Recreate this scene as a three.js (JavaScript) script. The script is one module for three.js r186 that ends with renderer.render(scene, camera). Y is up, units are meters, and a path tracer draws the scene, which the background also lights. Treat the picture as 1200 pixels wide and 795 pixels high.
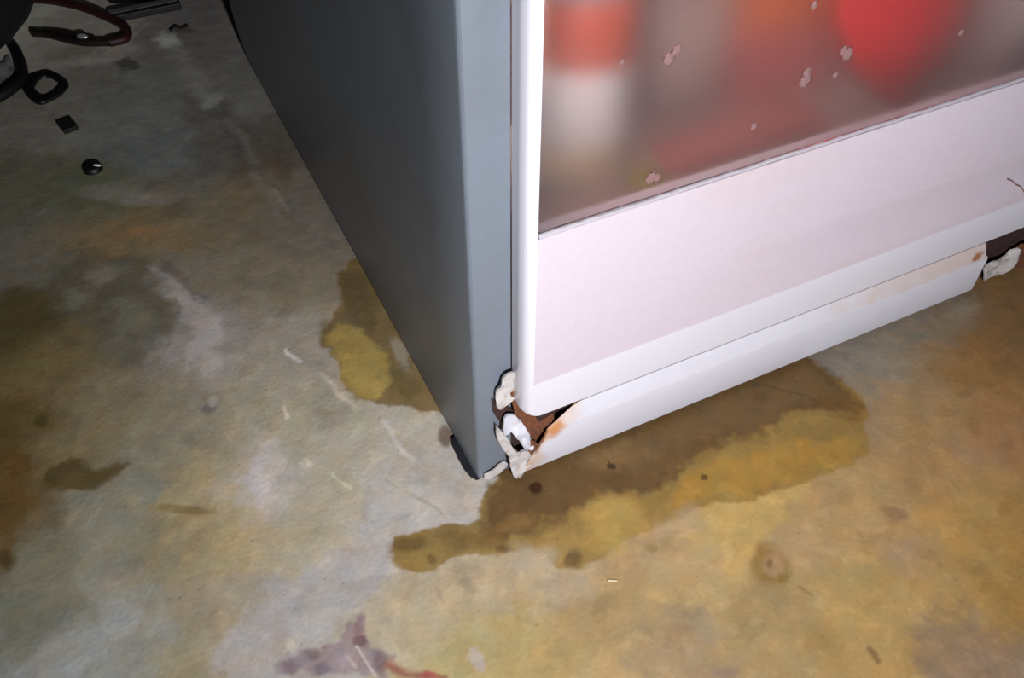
import * as THREE from 'three';
import { mergeGeometries, mergeVertices, toCreasedNormals } from 'three/addons/utils/BufferGeometryUtils.js';
import { RoundedBoxGeometry } from 'three/addons/geometries/RoundedBoxGeometry.js';
import { ImprovedNoise } from 'three/addons/math/ImprovedNoise.js';
import { RectAreaLightUniformsLib } from 'three/addons/lights/RectAreaLightUniformsLib.js';

// ------------------------------------------------------------------ camera, light, exposure
const scene = new THREE.Scene();
scene.background = new THREE.Color(0x020202);
const camera = new THREE.PerspectiveCamera(40.8, 1200 / 795, 0.02, 20);
camera.position.set(-0.1551, 0.612, 0.3792);
camera.lookAt(-0.1551 + 0.2969, 0.612 - 0.7349, 0.3792 - 0.6098);

const renderer = new THREE.WebGLRenderer({ antialias: true });
renderer.toneMapping = THREE.LinearToneMapping;
renderer.toneMappingExposure = 1.0;
renderer.shadowMap.enabled = true;
RectAreaLightUniformsLib.init();

// the photographer's torch, held beside the lens: the only light on the outside of the fridge
const torch = new THREE.SpotLight(new THREE.Color().setRGB(0.97, 1.0, 1.1), 2.68, 0, 1.2, 1.0, 2);
torch.position.set(-0.088, 0.47, 0.60);
torch.target.position.set(0.18, 0.07, 0.02);
torch.castShadow = true; torch.shadow.radius = 1.2; torch.shadow.mapSize.set(2048, 2048);
torch.shadow.camera.near = 0.05; torch.shadow.camera.far = 6; torch.shadow.bias = -0.0005;
scene.add(torch, torch.target);

// ------------------------------------------------------------------ helpers
const perlin = new ImprovedNoise();
const noise = (x, y, z = 0) => perlin.noise(x + 17.3, y + 41.7, z + 5.1);
function fbm(x, y, z, oct) { let s = 0, a = 1, n = 0; for (let i = 0; i < oct; i++) { s += a * noise(x, y, z + i * 7.7); n += a; a *= 0.5; x *= 2.03; y *= 2.03; } return s / n; }
const clamp = (v, a = 0, b = 1) => Math.min(b, Math.max(a, v));
const sstep = (a, b, v) => { const t = clamp((v - a) / (b - a)); return t * t * (3 - 2 * t); };
function random(seed) { let a = seed >>> 0; return () => { a = (a + 0x6d2b79f5) | 0; let t = Math.imul(a ^ (a >>> 15), 1 | a); t = (t + Math.imul(t ^ (t >>> 7), 61 | t)) ^ t; return ((t ^ (t >>> 14)) >>> 0) / 4294967296; }; }
const used = {};
function numbered(name) { const n = used[name] || 0; used[name] = n + 1; return n ? name + '_' + String(n).padStart(3, '0') : name; }
function mesh(name, geometry, material, parent) {
  const m = new THREE.Mesh(geometry, material);
  m.name = numbered(name); m.castShadow = true; m.receiveShadow = true; (parent || scene).add(m); return m;
}
function thing(name, label, category, p = [0, 0, 0], turn = 0, group) {
  const o = new THREE.Group(); o.name = numbered(name); o.position.set(...p); o.rotation.y = turn;
  o.userData = { label, category }; if (group) o.userData.group = group; scene.add(o); return o;
}
function box(x0, x1, y0, y1, z0, z1, r = 0) {
  const w = x1 - x0, h = y1 - y0, d = z1 - z0;
  const g = r ? new RoundedBoxGeometry(w, h, d, 2, r) : new THREE.BoxGeometry(w, h, d);
  g.translate((x0 + x1) / 2, (y0 + y1) / 2, (z0 + z1) / 2); return g;
}
// closed skin over a list of loops of equal length
function skin(loops, { cap = true, closed = true, creased = 0.6 } = {}) {
  const n = loops[0].length, pos = [], idx = [];
  for (const l of loops) for (const p of l) pos.push(p[0], p[1], p[2]);
  const m = closed ? n : n - 1;
  for (let i = 0; i + 1 < loops.length; i++) for (let j = 0; j < m; j++) {
    const a = i * n + j, b = i * n + (j + 1) % n, c = a + n, d = b + n; idx.push(a, b, c, b, d, c);
  }
  if (cap) for (const [k, flip] of cap === 'last' ? [[loops.length - 1, false]] : [[0, true], [loops.length - 1, false]]) {
    const c = pos.length / 3, l = loops[k], s = [0, 0, 0];
    for (const p of l) for (let q = 0; q < 3; q++) s[q] += p[q] / n; pos.push(...s);
    for (let j = 0; j < n; j++) { const a = k * n + j, b = k * n + (j + 1) % n; flip ? idx.push(c, b, a) : idx.push(c, a, b); }
  }
  const g = new THREE.BufferGeometry(); g.setAttribute('position', new THREE.Float32BufferAttribute(pos, 3)); g.setIndex(idx);
  return toCreasedNormals(g, creased);
}
// give a geometry uv in metres, from the axis each face looks along
function metreUV(g, size = 1) {
  const q = g.index ? g.toNonIndexed() : g; if (!q.attributes.normal) q.computeVertexNormals();
  const p = q.attributes.position, uv = new Float32Array(p.count * 2), a = new THREE.Vector3(), b = new THREE.Vector3(), c = new THREE.Vector3();
  for (let i = 0; i < p.count; i += 3) {
    a.fromBufferAttribute(p, i); b.fromBufferAttribute(p, i + 1); c.fromBufferAttribute(p, i + 2);
    const n = b.clone().sub(a).cross(c.clone().sub(a)), ax = Math.abs(n.x), ay = Math.abs(n.y), az = Math.abs(n.z);
    [a, b, c].forEach((v, k) => { const [s, t] = ax > ay && ax > az ? [v.z, v.y] : ay > az ? [v.x, v.z] : [v.x, v.y]; uv[(i + k) * 2] = s / size; uv[(i + k) * 2 + 1] = t / size; });
  }
  q.setAttribute('uv', new THREE.BufferAttribute(uv, 2)); return q;
}
const toByte = (v) => Math.round(255 * clamp(v <= 0.0031308 ? 12.92 * v : 1.055 * Math.pow(v, 1 / 2.4) - 0.055));
function texture(size, fn, srgb = true, wrap = THREE.RepeatWrapping) {
  const d = new Uint8Array(size * size * 4);
  for (let j = 0; j < size; j++) for (let i = 0; i < size; i++) {
    const c = fn((i + 0.5) / size, (j + 0.5) / size), k = (j * size + i) * 4;
    for (let q = 0; q < 3; q++) d[k + q] = srgb ? toByte(c[q]) : Math.round(255 * clamp(c[q])); d[k + 3] = 255;
  }
  const t = new THREE.DataTexture(d, size, size); t.magFilter = THREE.LinearFilter; t.minFilter = THREE.LinearFilter;
  t.wrapS = t.wrapT = wrap; if (srgb) t.colorSpace = THREE.SRGBColorSpace; t.needsUpdate = true; return t;
}
const lin = (hex) => { const c = new THREE.Color(hex); return [c.r, c.g, c.b]; };
const mix3 = (a, b, t) => [a[0] + (b[0] - a[0]) * t, a[1] + (b[1] - a[1]) * t, a[2] + (b[2] - a[2]) * t];
const std = (o) => new THREE.MeshStandardMaterial(o);
const phys = (o) => new THREE.MeshPhysicalMaterial(o);
// flat outline with thickness, crumpled by noise: torn plastic, flakes, rags
function flake(outline, thick, crumple, seed, freq = 60) {
  const s = new THREE.SplineCurve([...outline, outline[0]].map((p) => new THREE.Vector2(...p))), ed = s.getSpacedPoints(56).slice(0, 56), K = 7, rows = [], c = [0, 0];
  if (THREE.ShapeUtils.area(ed) < 0) ed.reverse();
  for (const p of ed) { c[0] += p.x / ed.length; c[1] += p.y / ed.length; }
  const bend = (x, y) => crumple * (noise(x * freq, y * freq, seed) + 0.5 * noise(x * freq * 2.6, y * freq * 2.6, seed + 4));
  for (const side of [-1, 1]) for (let k = 0; k <= K; k++) {
    const f = Math.max(0.002, side < 0 ? k / K : 1 - k / K), lip = f > 0.99 ? 0.25 : 0.5;
    rows.push(ed.map((p, i) => { const q = f * (1 + (f > 0.5 ? 0.05 * noise(i * 0.9, seed, 2) * f : 0)), x = c[0] + (p.x - c[0]) * q, y = c[1] + (p.y - c[1]) * q; return [x, y, thick * 0.5 + side * thick * lip + bend(x, y)]; }));
  }
  return skin(rows, { creased: 0.9 });
}
function place(g, x, y, z, rx = 0, ry = 0, rz = 0) { g.applyMatrix4(new THREE.Matrix4().compose(new THREE.Vector3(x, y, z), new THREE.Quaternion().setFromEuler(new THREE.Euler(rx, ry, rz)), new THREE.Vector3(1, 1, 1))); return g; }
// lump: a sphere pushed about by noise
function lump(rx, ry, rz, rough, seed, freq = 2.2, detail = 4) {
  let g = new THREE.IcosahedronGeometry(1, detail); g.deleteAttribute('uv'); g.deleteAttribute('normal'); g = mergeVertices(g, 1e-5);
  const p = g.attributes.position;
  for (let i = 0; i < p.count; i++) { const x = p.getX(i), y = p.getY(i), z = p.getZ(i), k = 1 + rough * fbm(x * freq + seed, y * freq, z * freq, 3); p.setXYZ(i, x * k * rx, y * k * ry, z * k * rz); }
  g.computeVertexNormals(); return g;
}
const tube = (pts, r, seg = 48, rad = 10, closed = false) => new THREE.TubeGeometry(new THREE.CatmullRomCurve3(pts.map((p) => new THREE.Vector3(...p)), closed), seg, r, rad, closed);

// ------------------------------------------------------------------ the setting
const FX = -0.62, FZ = -1.12, FS = 1.56;                    // the textured square of floor, mirrored beyond
//FLOORPAINT
const FN = 2048;
function paintFloor() {
  const N = FN, A = N * N, col = new Float32Array(A * 3), wx = new Float32Array(A), wz = new Float32Array(A);
  const at = (i) => FX + (i + 0.5) / N * FS, atz = (j) => FZ + (j + 0.5) / N * FS;
  for (let j = 0; j < N; j++) for (let i = 0; i < N; i++) {
    const x = at(i), z = atz(j), k = j * N + i;
    wx[k] = 0.010 * noise(x * 26, z * 26, 1) + 0.005 * noise(x * 75, z * 75, 2) + 0.0026 * noise(x * 190, z * 190, 3);
    wz[k] = 0.010 * noise(x * 26, z * 26, 4) + 0.005 * noise(x * 75, z * 75, 5) + 0.0026 * noise(x * 190, z * 190, 6);
  }
  const lin8 = (c) => c.map((v) => { v /= 255; return v <= 0.04045 ? v / 12.92 : Math.pow((v + 0.055) / 1.055, 2.4); });
  const points = [];
  const base = (x, z, r, c) => points.push([x, z, 1 / (r * r), ...lin8(c)]);
  const late = [];
  // every mark: box around it, distance function (negative inside, metres), colour, strength, softness
  const mark = (x0, x1, z0, z1, dist, c, s, soft, warp) => late.push(() => {
    const rgb = lin8(c), pad = soft + 0.02;
    const i0 = Math.max(0, Math.floor((x0 - pad - FX) / FS * N)), i1 = Math.min(N - 1, Math.ceil((x1 + pad - FX) / FS * N));
    const j0 = Math.max(0, Math.floor((z0 - pad - FZ) / FS * N)), j1 = Math.min(N - 1, Math.ceil((z1 + pad - FZ) / FS * N));
    for (let j = j0; j <= j1; j++) for (let i = i0; i <= i1; i++) {
      const k = j * N + i, d = dist(at(i) + wx[k] * warp, atz(j) + wz[k] * warp); if (d >= soft) continue;
      const m = s * sstep(soft, -soft, d); for (let q = 0; q < 3; q++) col[k * 3 + q] += (rgb[q] - col[k * 3 + q]) * m;
    }
  });
  const blob = (x, z, a, b, turn, c, s, soft, warp) => {
    const cs = Math.cos(turn), sn = Math.sin(turn), m = Math.min(a, b);
    mark(x - a - b, x + a + b, z - a - b, z + a + b, (X, Z) => { const u = ((X - x) * cs + (Z - z) * sn) / a, v = (-(X - x) * sn + (Z - z) * cs) / b; return (Math.hypot(u, v) - 1) * m; }, c, s, m * soft, warp * Math.min(1, m / 0.012));
  };
  const pairs = (l) => { const o = []; for (let k = 0; k < l.length; k += 2) o.push([l[k], l[k + 1]]); return o; };
  const segment = (X, Z, a, b) => { const dx = b[0] - a[0], dz = b[1] - a[1], t = clamp(((X - a[0]) * dx + (Z - a[1]) * dz) / (dx * dx + dz * dz)); return Math.hypot(X - a[0] - dx * t, Z - a[1] - dz * t); };
  const bounds = (p) => [Math.min(...p.map((q) => q[0])), Math.max(...p.map((q) => q[0])), Math.min(...p.map((q) => q[1])), Math.max(...p.map((q) => q[1]))];
  const poly = (list, c, s, soft, warp) => {
    const p = pairs(list);
    mark(...bounds(p), (X, Z) => {
      let d = 9, inside = false;
      for (let i = 0, j = p.length - 1; i < p.length; j = i++) {
        d = Math.min(d, segment(X, Z, p[i], p[j]));
        if ((p[i][1] > Z) !== (p[j][1] > Z) && X < (p[j][0] - p[i][0]) * (Z - p[i][1]) / (p[j][1] - p[i][1]) + p[i][0]) inside = !inside;
      }
      return inside ? -d : d;
    }, c, s, soft, warp);
  };
  const streak = (list, w, c, s, warp) => {
    const p = pairs(list); const b = bounds(p);
    mark(b[0] - w, b[1] + w, b[2] - w, b[3] + w, (X, Z) => { let d = 9; for (let i = 0; i + 1 < p.length; i++) d = Math.min(d, segment(X, Z, p[i], p[i + 1])); return d - w / 2; }, c, s, w / 2, warp);
  };
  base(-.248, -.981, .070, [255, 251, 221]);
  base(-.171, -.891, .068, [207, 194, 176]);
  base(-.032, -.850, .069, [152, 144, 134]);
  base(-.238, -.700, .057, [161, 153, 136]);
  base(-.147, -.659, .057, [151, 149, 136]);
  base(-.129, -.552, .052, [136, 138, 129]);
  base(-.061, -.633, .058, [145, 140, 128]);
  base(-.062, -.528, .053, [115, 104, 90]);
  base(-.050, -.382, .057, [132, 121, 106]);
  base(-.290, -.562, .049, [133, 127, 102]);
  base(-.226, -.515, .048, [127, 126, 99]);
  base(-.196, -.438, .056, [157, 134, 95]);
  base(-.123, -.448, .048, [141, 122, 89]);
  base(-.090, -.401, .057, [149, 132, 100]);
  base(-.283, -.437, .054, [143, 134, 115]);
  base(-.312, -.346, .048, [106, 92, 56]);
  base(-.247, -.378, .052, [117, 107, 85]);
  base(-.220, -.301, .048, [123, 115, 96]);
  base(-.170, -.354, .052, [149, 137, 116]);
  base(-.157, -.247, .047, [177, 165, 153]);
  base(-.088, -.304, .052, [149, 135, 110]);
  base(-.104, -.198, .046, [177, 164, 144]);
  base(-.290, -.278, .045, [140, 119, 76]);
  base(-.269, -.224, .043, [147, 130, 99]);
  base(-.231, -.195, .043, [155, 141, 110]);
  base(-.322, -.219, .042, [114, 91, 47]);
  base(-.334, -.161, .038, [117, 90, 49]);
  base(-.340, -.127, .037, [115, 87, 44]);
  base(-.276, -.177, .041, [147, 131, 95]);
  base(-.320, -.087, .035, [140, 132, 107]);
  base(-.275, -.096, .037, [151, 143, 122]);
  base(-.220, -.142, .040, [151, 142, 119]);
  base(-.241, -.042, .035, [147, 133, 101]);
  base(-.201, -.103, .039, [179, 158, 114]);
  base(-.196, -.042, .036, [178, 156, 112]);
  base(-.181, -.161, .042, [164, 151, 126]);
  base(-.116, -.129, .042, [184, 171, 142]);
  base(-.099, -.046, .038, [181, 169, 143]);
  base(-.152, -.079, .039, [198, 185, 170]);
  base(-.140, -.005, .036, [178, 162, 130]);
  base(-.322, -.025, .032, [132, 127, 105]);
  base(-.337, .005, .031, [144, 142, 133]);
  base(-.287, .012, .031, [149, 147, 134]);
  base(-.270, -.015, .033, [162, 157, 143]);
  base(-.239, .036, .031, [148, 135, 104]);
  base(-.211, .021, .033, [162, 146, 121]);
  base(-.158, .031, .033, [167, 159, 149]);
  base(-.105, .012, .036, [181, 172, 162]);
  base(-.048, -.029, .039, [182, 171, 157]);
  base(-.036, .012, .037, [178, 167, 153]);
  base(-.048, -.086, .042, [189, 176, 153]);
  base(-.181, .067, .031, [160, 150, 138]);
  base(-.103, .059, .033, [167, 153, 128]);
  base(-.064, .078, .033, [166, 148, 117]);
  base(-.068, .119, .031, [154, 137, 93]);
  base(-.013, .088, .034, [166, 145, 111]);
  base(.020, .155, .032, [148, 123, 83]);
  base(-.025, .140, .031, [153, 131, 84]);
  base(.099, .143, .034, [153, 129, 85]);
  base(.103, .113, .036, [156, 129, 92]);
  base(.167, .111, .037, [169, 140, 83]);
  base(.128, .207, .032, [133, 110, 72]);
  base(.069, .189, .031, [134, 112, 81]);
  base(.252, .160, .037, [152, 123, 80]);
  base(.184, .184, .034, [144, 120, 80]);
  base(.190, .224, .032, [138, 111, 66]);
  base(.268, .225, .034, [143, 115, 70]);
  base(.257, .277, .031, [113, 92, 69]);
  base(.346, .215, .036, [144, 113, 63]);
  base(.308, .260, .033, [132, 101, 51]);
  base(.416, .148, .041, [144, 107, 69]);
  base(.345, .163, .039, [148, 116, 73]);
  base(.364, .094, .043, [148, 118, 77]);
  base(.438, .088, .045, [137, 102, 56]);
  base(.496, .071, .047, [120, 90, 56]);
  base(.433, .052, .046, [129, 102, 68]);
  base(.436, .016, .048, [126, 117, 103]);
  base(.370, .044, .045, [130, 118, 99]);
  base(.340, .024, .046, [125, 114, 100]);
  poly([-.191, -.378, -.173, -.358, -.157, -.328, -.149, -.298, -.144, -.265, -.146, -.239, -.154, -.217, -.170, -.208, -.178, -.234, -.165, -.257, -.171, -.292, -.180, -.326, -.194, -.353], [200, 186, 173], 0.75, 0.0053, 1);
  poly([-.175, -.377, -.163, -.365, -.152, -.329, -.144, -.299, -.151, -.298, -.163, -.329, -.177, -.360], [133, 115, 102], 0.7, 0.0042, 1);
  poly([-.276, -.392, -.249, -.413, -.220, -.420, -.191, -.392, -.180, -.345, -.175, -.292, -.185, -.261, -.200, -.280, -.232, -.320, -.248, -.315, -.275, -.338, -.294, -.375], [119, 109, 88], 0.75, 0.0081, 1);
  blob(-.226, -.384, .017, .016, 2.76, [171, 160, 136], 0.6, 0.5, 1);
  blob(-.214, -.311, .029, .015, -2.10, [152, 144, 117], 0.5, 0.6, 1);
  blob(-.261, -.357, .017, .012, -2.78, [155, 150, 125], 0.5, 0.6, 1);
  poly([-.323, -.395, -.291, -.400, -.268, -.363, -.277, -.323, -.300, -.317, -.330, -.308], [104, 88, 53], 0.75, 0.0105, 1);
  blob(-.198, -.427, .077, .024, -2.74, [166, 136, 94], 0.6, 0.6, 1);
  blob(-.176, -.428, .020, .008, -2.89, [174, 134, 93], 0.7, 0.5, 1);
  blob(-.141, -.448, .022, .015, -2.85, [122, 104, 67], 0.6, 0.5, 1);
  blob(-.211, -.499, .044, .014, -2.54, [121, 119, 85], 0.6, 0.5, 1);
  blob(-.189, -.500, .048, .014, -2.52, [175, 165, 148], 0.6, 0.5, 1);
  poly([-.312, -.156, -.303, -.167, -.291, -.166, -.277, -.151, -.262, -.144, -.246, -.151, -.242, -.142, -.256, -.134, -.277, -.128, -.295, -.133, -.308, -.145], [95, 77, 38], 0.85, 0.0042, 1);
  blob(-.286, -.148, .018, .007, -2.64, [107, 86, 50], 0.5, 0.5, 1);
  blob(-.308, -.219, .007, .005, 1.40, [92, 79, 41], 0.85, 0.4, 1);
  blob(-.322, -.183, .006, .004, -2.34, [105, 80, 42], 0.7, 0.4, 1);
  poly([-.341, -.190, -.331, -.204, -.320, -.180, -.326, -.137, -.338, -.093, -.351, -.082], [114, 86, 44], 0.75, 0.0051, 1);
  blob(-.347, -.094, .009, .006, -2.10, [78, 63, 34], 0.7, 0.5, 1);
  blob(-.217, -.078, .025, .004, -2.58, [142, 120, 74], 0.8, 0.4, 1);
  blob(-.175, -.170, .008, .007, 1.89, [130, 121, 109], 0.85, 0.3, 1);
  blob(-.170, -.176, .006, .005, 1.77, [199, 187, 171], 0.7, 0.3, 1);
  blob(-.240, -.146, .015, .009, -2.81, [167, 159, 139], 0.5, 0.5, 1);
  blob(-.240, -.109, .018, .009, -2.38, [142, 142, 126], 0.5, 0.5, 1);
  poly([-.286, -.030, -.276, -.025, -.265, -.014, -.259, -.005, -.265, .006, -.280, .006, -.296, .014, -.316, .021, -.337, .011, -.353, .001, -.335, -.004, -.312, -.010, -.293, -.012], [164, 160, 149], 0.65, 0.0043, 1);
  poly([-.200, .026, -.167, .020, -.139, .011, -.099, .015, -.076, .026, -.085, .034, -.103, .044, -.122, .059, -.154, .060, -.180, .064, -.201, .074, -.217, .070, -.224, .050], [169, 160, 152], 0.7, 0.0062, 1);
  blob(-.155, -.081, .020, .011, 1.87, [209, 196, 187], 0.8, 0.45, 1);
  blob(-.143, -.086, .009, .007, -3.13, [206, 193, 175], 0.6, 0.5, 1);
  blob(-.055, -.010, .042, .016, -2.27, [189, 178, 165], 0.6, 0.5, 1);
  blob(-.018, .013, .026, .018, 2.18, [179, 167, 153], 0.6, 0.5, 1);
  blob(-.082, -.124, .021, .014, 1.76, [157, 148, 129], 0.5, 0.5, 1);
  blob(-.119, -.096, .019, .010, -2.40, [172, 162, 134], 0.5, 0.6, 1);
  blob(-.135, -.169, .048, .029, 1.80, [180, 167, 139], 0.5, 0.6, 1);
  streak([-.095, -.205, -.092, -.195, -.090, -.187], 0.0035, [240, 228, 208], 0.9, 0.5);
  streak([-.117, -.144, -.117, -.135, -.116, -.131], 0.0033, [224, 210, 186], 0.9, 0.5);
  streak([-.080, -.167, -.073, -.150, -.069, -.129, -.062, -.111], 0.0050, [219, 201, 176], 0.7, 0.5);
  streak([-.049, -.091, -.045, -.077, -.042, -.061, -.040, -.045], 0.0047, [212, 200, 187], 0.75, 0.5);
  streak([-.104, -.058, -.099, -.049, -.095, -.041], 0.0030, [207, 195, 166], 0.8, 0.5);
  streak([-.064, -.035, -.054, -.021, -.047, -.009, -.043, .002, -.040, .015], 0.0029, [152, 139, 118], 0.55, 0.5);
  streak([-.064, -.039, -.059, -.029, -.052, -.017], 0.0030, [200, 189, 163], 0.6, 0.5);
  blob(-.119, -.079, .006, .004, -2.00, [210, 199, 174], 0.8, 0.4, 1);
  blob(-.066, -.100, .013, .007, 1.86, [178, 173, 143], 0.5, 0.5, 1);
  poly([-.084, -.829, -.071, -.803, -.061, -.760, -.057, -.695, -.051, -.624, -.043, -.629, -.053, -.614, -.069, -.623, -.074, -.665, -.079, -.728, -.086, -.777, -.097, -.801], [196, 192, 174], 0.55, 0.0102, 1);
  poly([-.075, -.624, -.061, -.625, -.048, -.635, -.041, -.624, -.047, -.606, -.043, -.562, -.047, -.521, -.062, -.523, -.063, -.575, -.073, -.607], [93, 85, 75], 0.65, 0.0074, 1);
  streak([-.055, -.591, -.050, -.554, -.048, -.527, -.046, -.497], 0.0102, [155, 147, 132], 0.6, 0.5);
  streak([-.053, -.471, -.051, -.442, -.049, -.412, -.048, -.378], 0.0092, [153, 142, 127], 0.55, 0.5);
  streak([-.045, -.439, -.041, -.414, -.037, -.397], 0.0046, [170, 156, 139], 0.6, 0.5);
  blob(-.132, -.493, .039, .020, -2.43, [138, 115, 90], 0.6, 0.5, 1);
  blob(-.030, -.486, .034, .016, -1.82, [117, 98, 79], 0.5, 0.6, 1);
  blob(-.111, -.525, .095, .038, 1.81, [140, 140, 130], 0.5, 0.6, 1);
  poly([-.098, -.672, -.073, -.643, -.066, -.577, -.079, -.510, -.106, -.485, -.117, -.511, -.099, -.574], [118, 107, 93], 0.55, 0.0107, 1);
  blob(-.043, -.756, .065, .028, 1.75, [149, 134, 120], 0.6, 0.6, 1);
  blob(-.056, -.823, .018, .006, -2.37, [115, 103, 93], 0.8, 0.4, 1);
  blob(-.135, -.766, .017, .012, 1.55, [102, 100, 85], 0.9, 0.3, 1);
  blob(-.196, -.830, .035, .022, -3.03, [148, 138, 111], 0.6, 0.5, 1);
  blob(-.081, -.810, .018, .011, 1.64, [255, 255, 234], 0.6, 0.5, 1);
  poly([-.004, -.294, -.015, -.281, -.023, -.280, -.033, -.245, -.046, -.232, -.060, -.219, -.065, -.201, -.061, -.185, -.059, -.174, -.059, -.158, -.062, -.139, -.058, -.122, -.042, -.109, -.024, -.094, -.004, -.075, .010, -.058, .030, -.068, .021, -.160, .011, -.293], [124, 100, 56], 0.9, 0.0028, 0.8);
  poly([-.057, -.210, -.044, -.213, -.034, -.201, -.027, -.181, -.023, -.158, -.027, -.138, -.036, -.123, -.045, -.115, -.057, -.125, -.060, -.143, -.057, -.164, -.059, -.183], [180, 152, 82], 0.85, 0.0049, 1);
  poly([-.019, -.281, -.002, -.269, -.007, -.208, -.026, -.189, -.037, -.218, -.031, -.253], [102, 85, 56], 0.7, 0.0054, 1);
  blob(-.006, -.158, .018, .006, 1.58, [161, 149, 129], 0.8, 0.4, 1);
  blob(-.018, -.121, .019, .013, -1.79, [113, 93, 50], 0.6, 0.5, 1);
  blob(-.057, -.218, .011, .006, 1.82, [119, 99, 62], 0.6, 0.5, 1);
  blob(-.006, -.053, .011, .006, 1.85, [112, 92, 77], 0.85, 0.3, 0.5);
  poly([.031, -.004, -.002, .012, -.012, .027, -.023, .031, -.036, .026, -.049, .023, -.065, .019, -.076, .018, -.085, .027, -.087, .035, -.084, .045, -.075, .053, -.062, .055, -.043, .052, -.029, .057, -.016, .065, -.003, .067, .011, .069, .017, .081, .022, .093, .032, .101, .044, .100, .062, .098, .083, .097, .107, .096, .139, .097, .175, .104, .213, .111, .254, .114, .277, .118, .302, .111, .308, .100, .313, .087, .328, .079, .338, .064, .331, .049, .323, .029, .318, .012, .294, -.016], [134, 106, 55], 0.95, 0.0019, 0.55);
  poly([.031, -.004, .001, .013, -.009, .029, -.011, .046, .002, .057, .032, .054, .055, .057, .078, .055, .114, .061, .144, .061, .182, .054, .226, .053, .268, .056, .308, .067, .335, .066, .326, .046, .318, .012, .294, -.016], [94, 70, 41], 0.95, 0.0057, 1.2);
  poly([.081, .034, .131, .045, .189, .044, .247, .048, .298, .052, .320, .047, .309, .014, .237, .012, .151, .011, .083, .017], [106, 83, 53], 0.6, 0.0061, 1.2);
  blob(.076, .079, .023, .021, -2.59, [163, 133, 71], 0.85, 0.55, 1);
  poly([.121, .080, .149, .067, .192, .065, .237, .073, .269, .088, .300, .093, .299, .107, .274, .114, .229, .106, .176, .098, .139, .094], [151, 115, 52], 0.8, 0.0066, 1.3);
  blob(.029, .077, .022, .013, -2.49, [145, 117, 65], 0.75, 0.4, 1);
  blob(.036, .092, .009, .006, 2.34, [97, 76, 46], 0.85, 0.4, 1);
  blob(-.069, .037, .017, .014, -2.28, [138, 112, 61], 0.8, 0.4, 1);
  blob(-.070, .027, .013, .006, -2.88, [95, 75, 42], 0.7, 0.4, 1);
  blob(-.060, .046, .005, .004, -1.99, [96, 75, 39], 0.7, 0.4, 1);
  blob(-.036, .039, .012, .009, -2.63, [112, 89, 51], 0.7, 0.5, 1);
  blob(-.012, .048, .014, .010, -2.67, [107, 80, 46], 0.7, 0.5, 1);
  blob(-.008, .062, .006, .004, -2.69, [89, 64, 35], 0.7, 0.4, 1);
  blob(.011, .045, .016, .007, -3.01, [129, 98, 55], 0.6, 0.5, 1);
  blob(.111, .024, .026, .013, -3.05, [123, 95, 59], 0.6, 0.5, 1);
  blob(.314, .060, .021, .016, -2.21, [107, 78, 39], 0.6, 0.5, 1);
  blob(.038, .024, .006, .005, 2.08, [57, 34, 15], 0.95, 0.3, 0.6);
  blob(.103, .033, .004, .003, -2.49, [63, 46, 28], 0.95, 0.3, 0.6);
  streak([.103, .026, .103, .033, .105, .037], 0.0023, [65, 48, 30], 0.9, 0.5);
  blob(.165, .075, .003, .003, -2.24, [90, 66, 34], 0.9, 0.3, 0.6);
  streak([.255, .012, .269, .019, .283, .036, .297, .053], 0.0025, [84, 66, 43], 0.7, 0.5);
  blob(.165, .162, .019, .015, 2.38, [123, 94, 48], 0.85, 0.25, 0.6);
  blob(.166, .163, .010, .008, 2.47, [145, 114, 82], 0.7, 0.4, 0.6);
  blob(.165, .160, .003, .002, 2.62, [112, 83, 50], 0.9, 0.4, 1);
  blob(.166, .175, .005, .004, 2.97, [114, 86, 39], 0.7, 0.4, 1);
  streak([.171, .184, .173, .188, .174, .192], 0.0026, [112, 91, 58], 0.8, 0.5);
  blob(.277, .170, .009, .007, -2.39, [123, 95, 67], 0.8, 0.4, 1);
  streak([.185, .243, .185, .249, .185, .254], 0.0030, [91, 69, 38], 0.8, 0.5);
  blob(.413, .101, .006, .005, -2.97, [122, 96, 63], 0.7, 0.4, 1);
  blob(.376, .150, .027, .011, -2.63, [138, 108, 78], 0.5, 0.6, 1);
  blob(.207, .203, .037, .027, -2.77, [150, 123, 72], 0.5, 0.6, 1);
  blob(.260, .198, .020, .014, -2.98, [145, 116, 86], 0.6, 0.6, 1);
  blob(.311, .190, .027, .022, -3.14, [156, 121, 65], 0.6, 0.6, 1);
  blob(.196, .158, .023, .018, -3.10, [149, 123, 88], 0.6, 0.6, 1);
  blob(.094, .184, .016, .011, -2.84, [130, 114, 88], 0.6, 0.5, 1);
  blob(.017, .110, .019, .015, -2.75, [156, 138, 113], 0.6, 0.6, 1);
  blob(.127, .100, .018, .010, -2.97, [159, 135, 102], 0.6, 0.5, 1);
  blob(.006, .078, .019, .013, -2.92, [167, 150, 124], 0.6, 0.5, 1);
  blob(.094, .111, .004, .004, 2.44, [136, 109, 68], 0.7, 0.4, 1);
  blob(.358, .213, .049, .012, 2.41, [135, 101, 51], 0.5, 0.6, 1);
  blob(.087, .215, .008, .005, -2.77, [110, 92, 83], 0.6, 0.5, 1);
  blob(-.043, .077, .007, .004, 1.54, [137, 122, 102], 0.6, 0.5, 1);
  blob(-.065, .076, .007, .002, 1.65, [144, 127, 103], 0.6, 0.5, 1);
  blob(.437, .036, .026, .008, -2.95, [114, 110, 94], 0.5, 0.6, 1);
  blob(.460, .076, .044, .019, 2.44, [132, 95, 52], 0.5, 0.6, 1);
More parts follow.
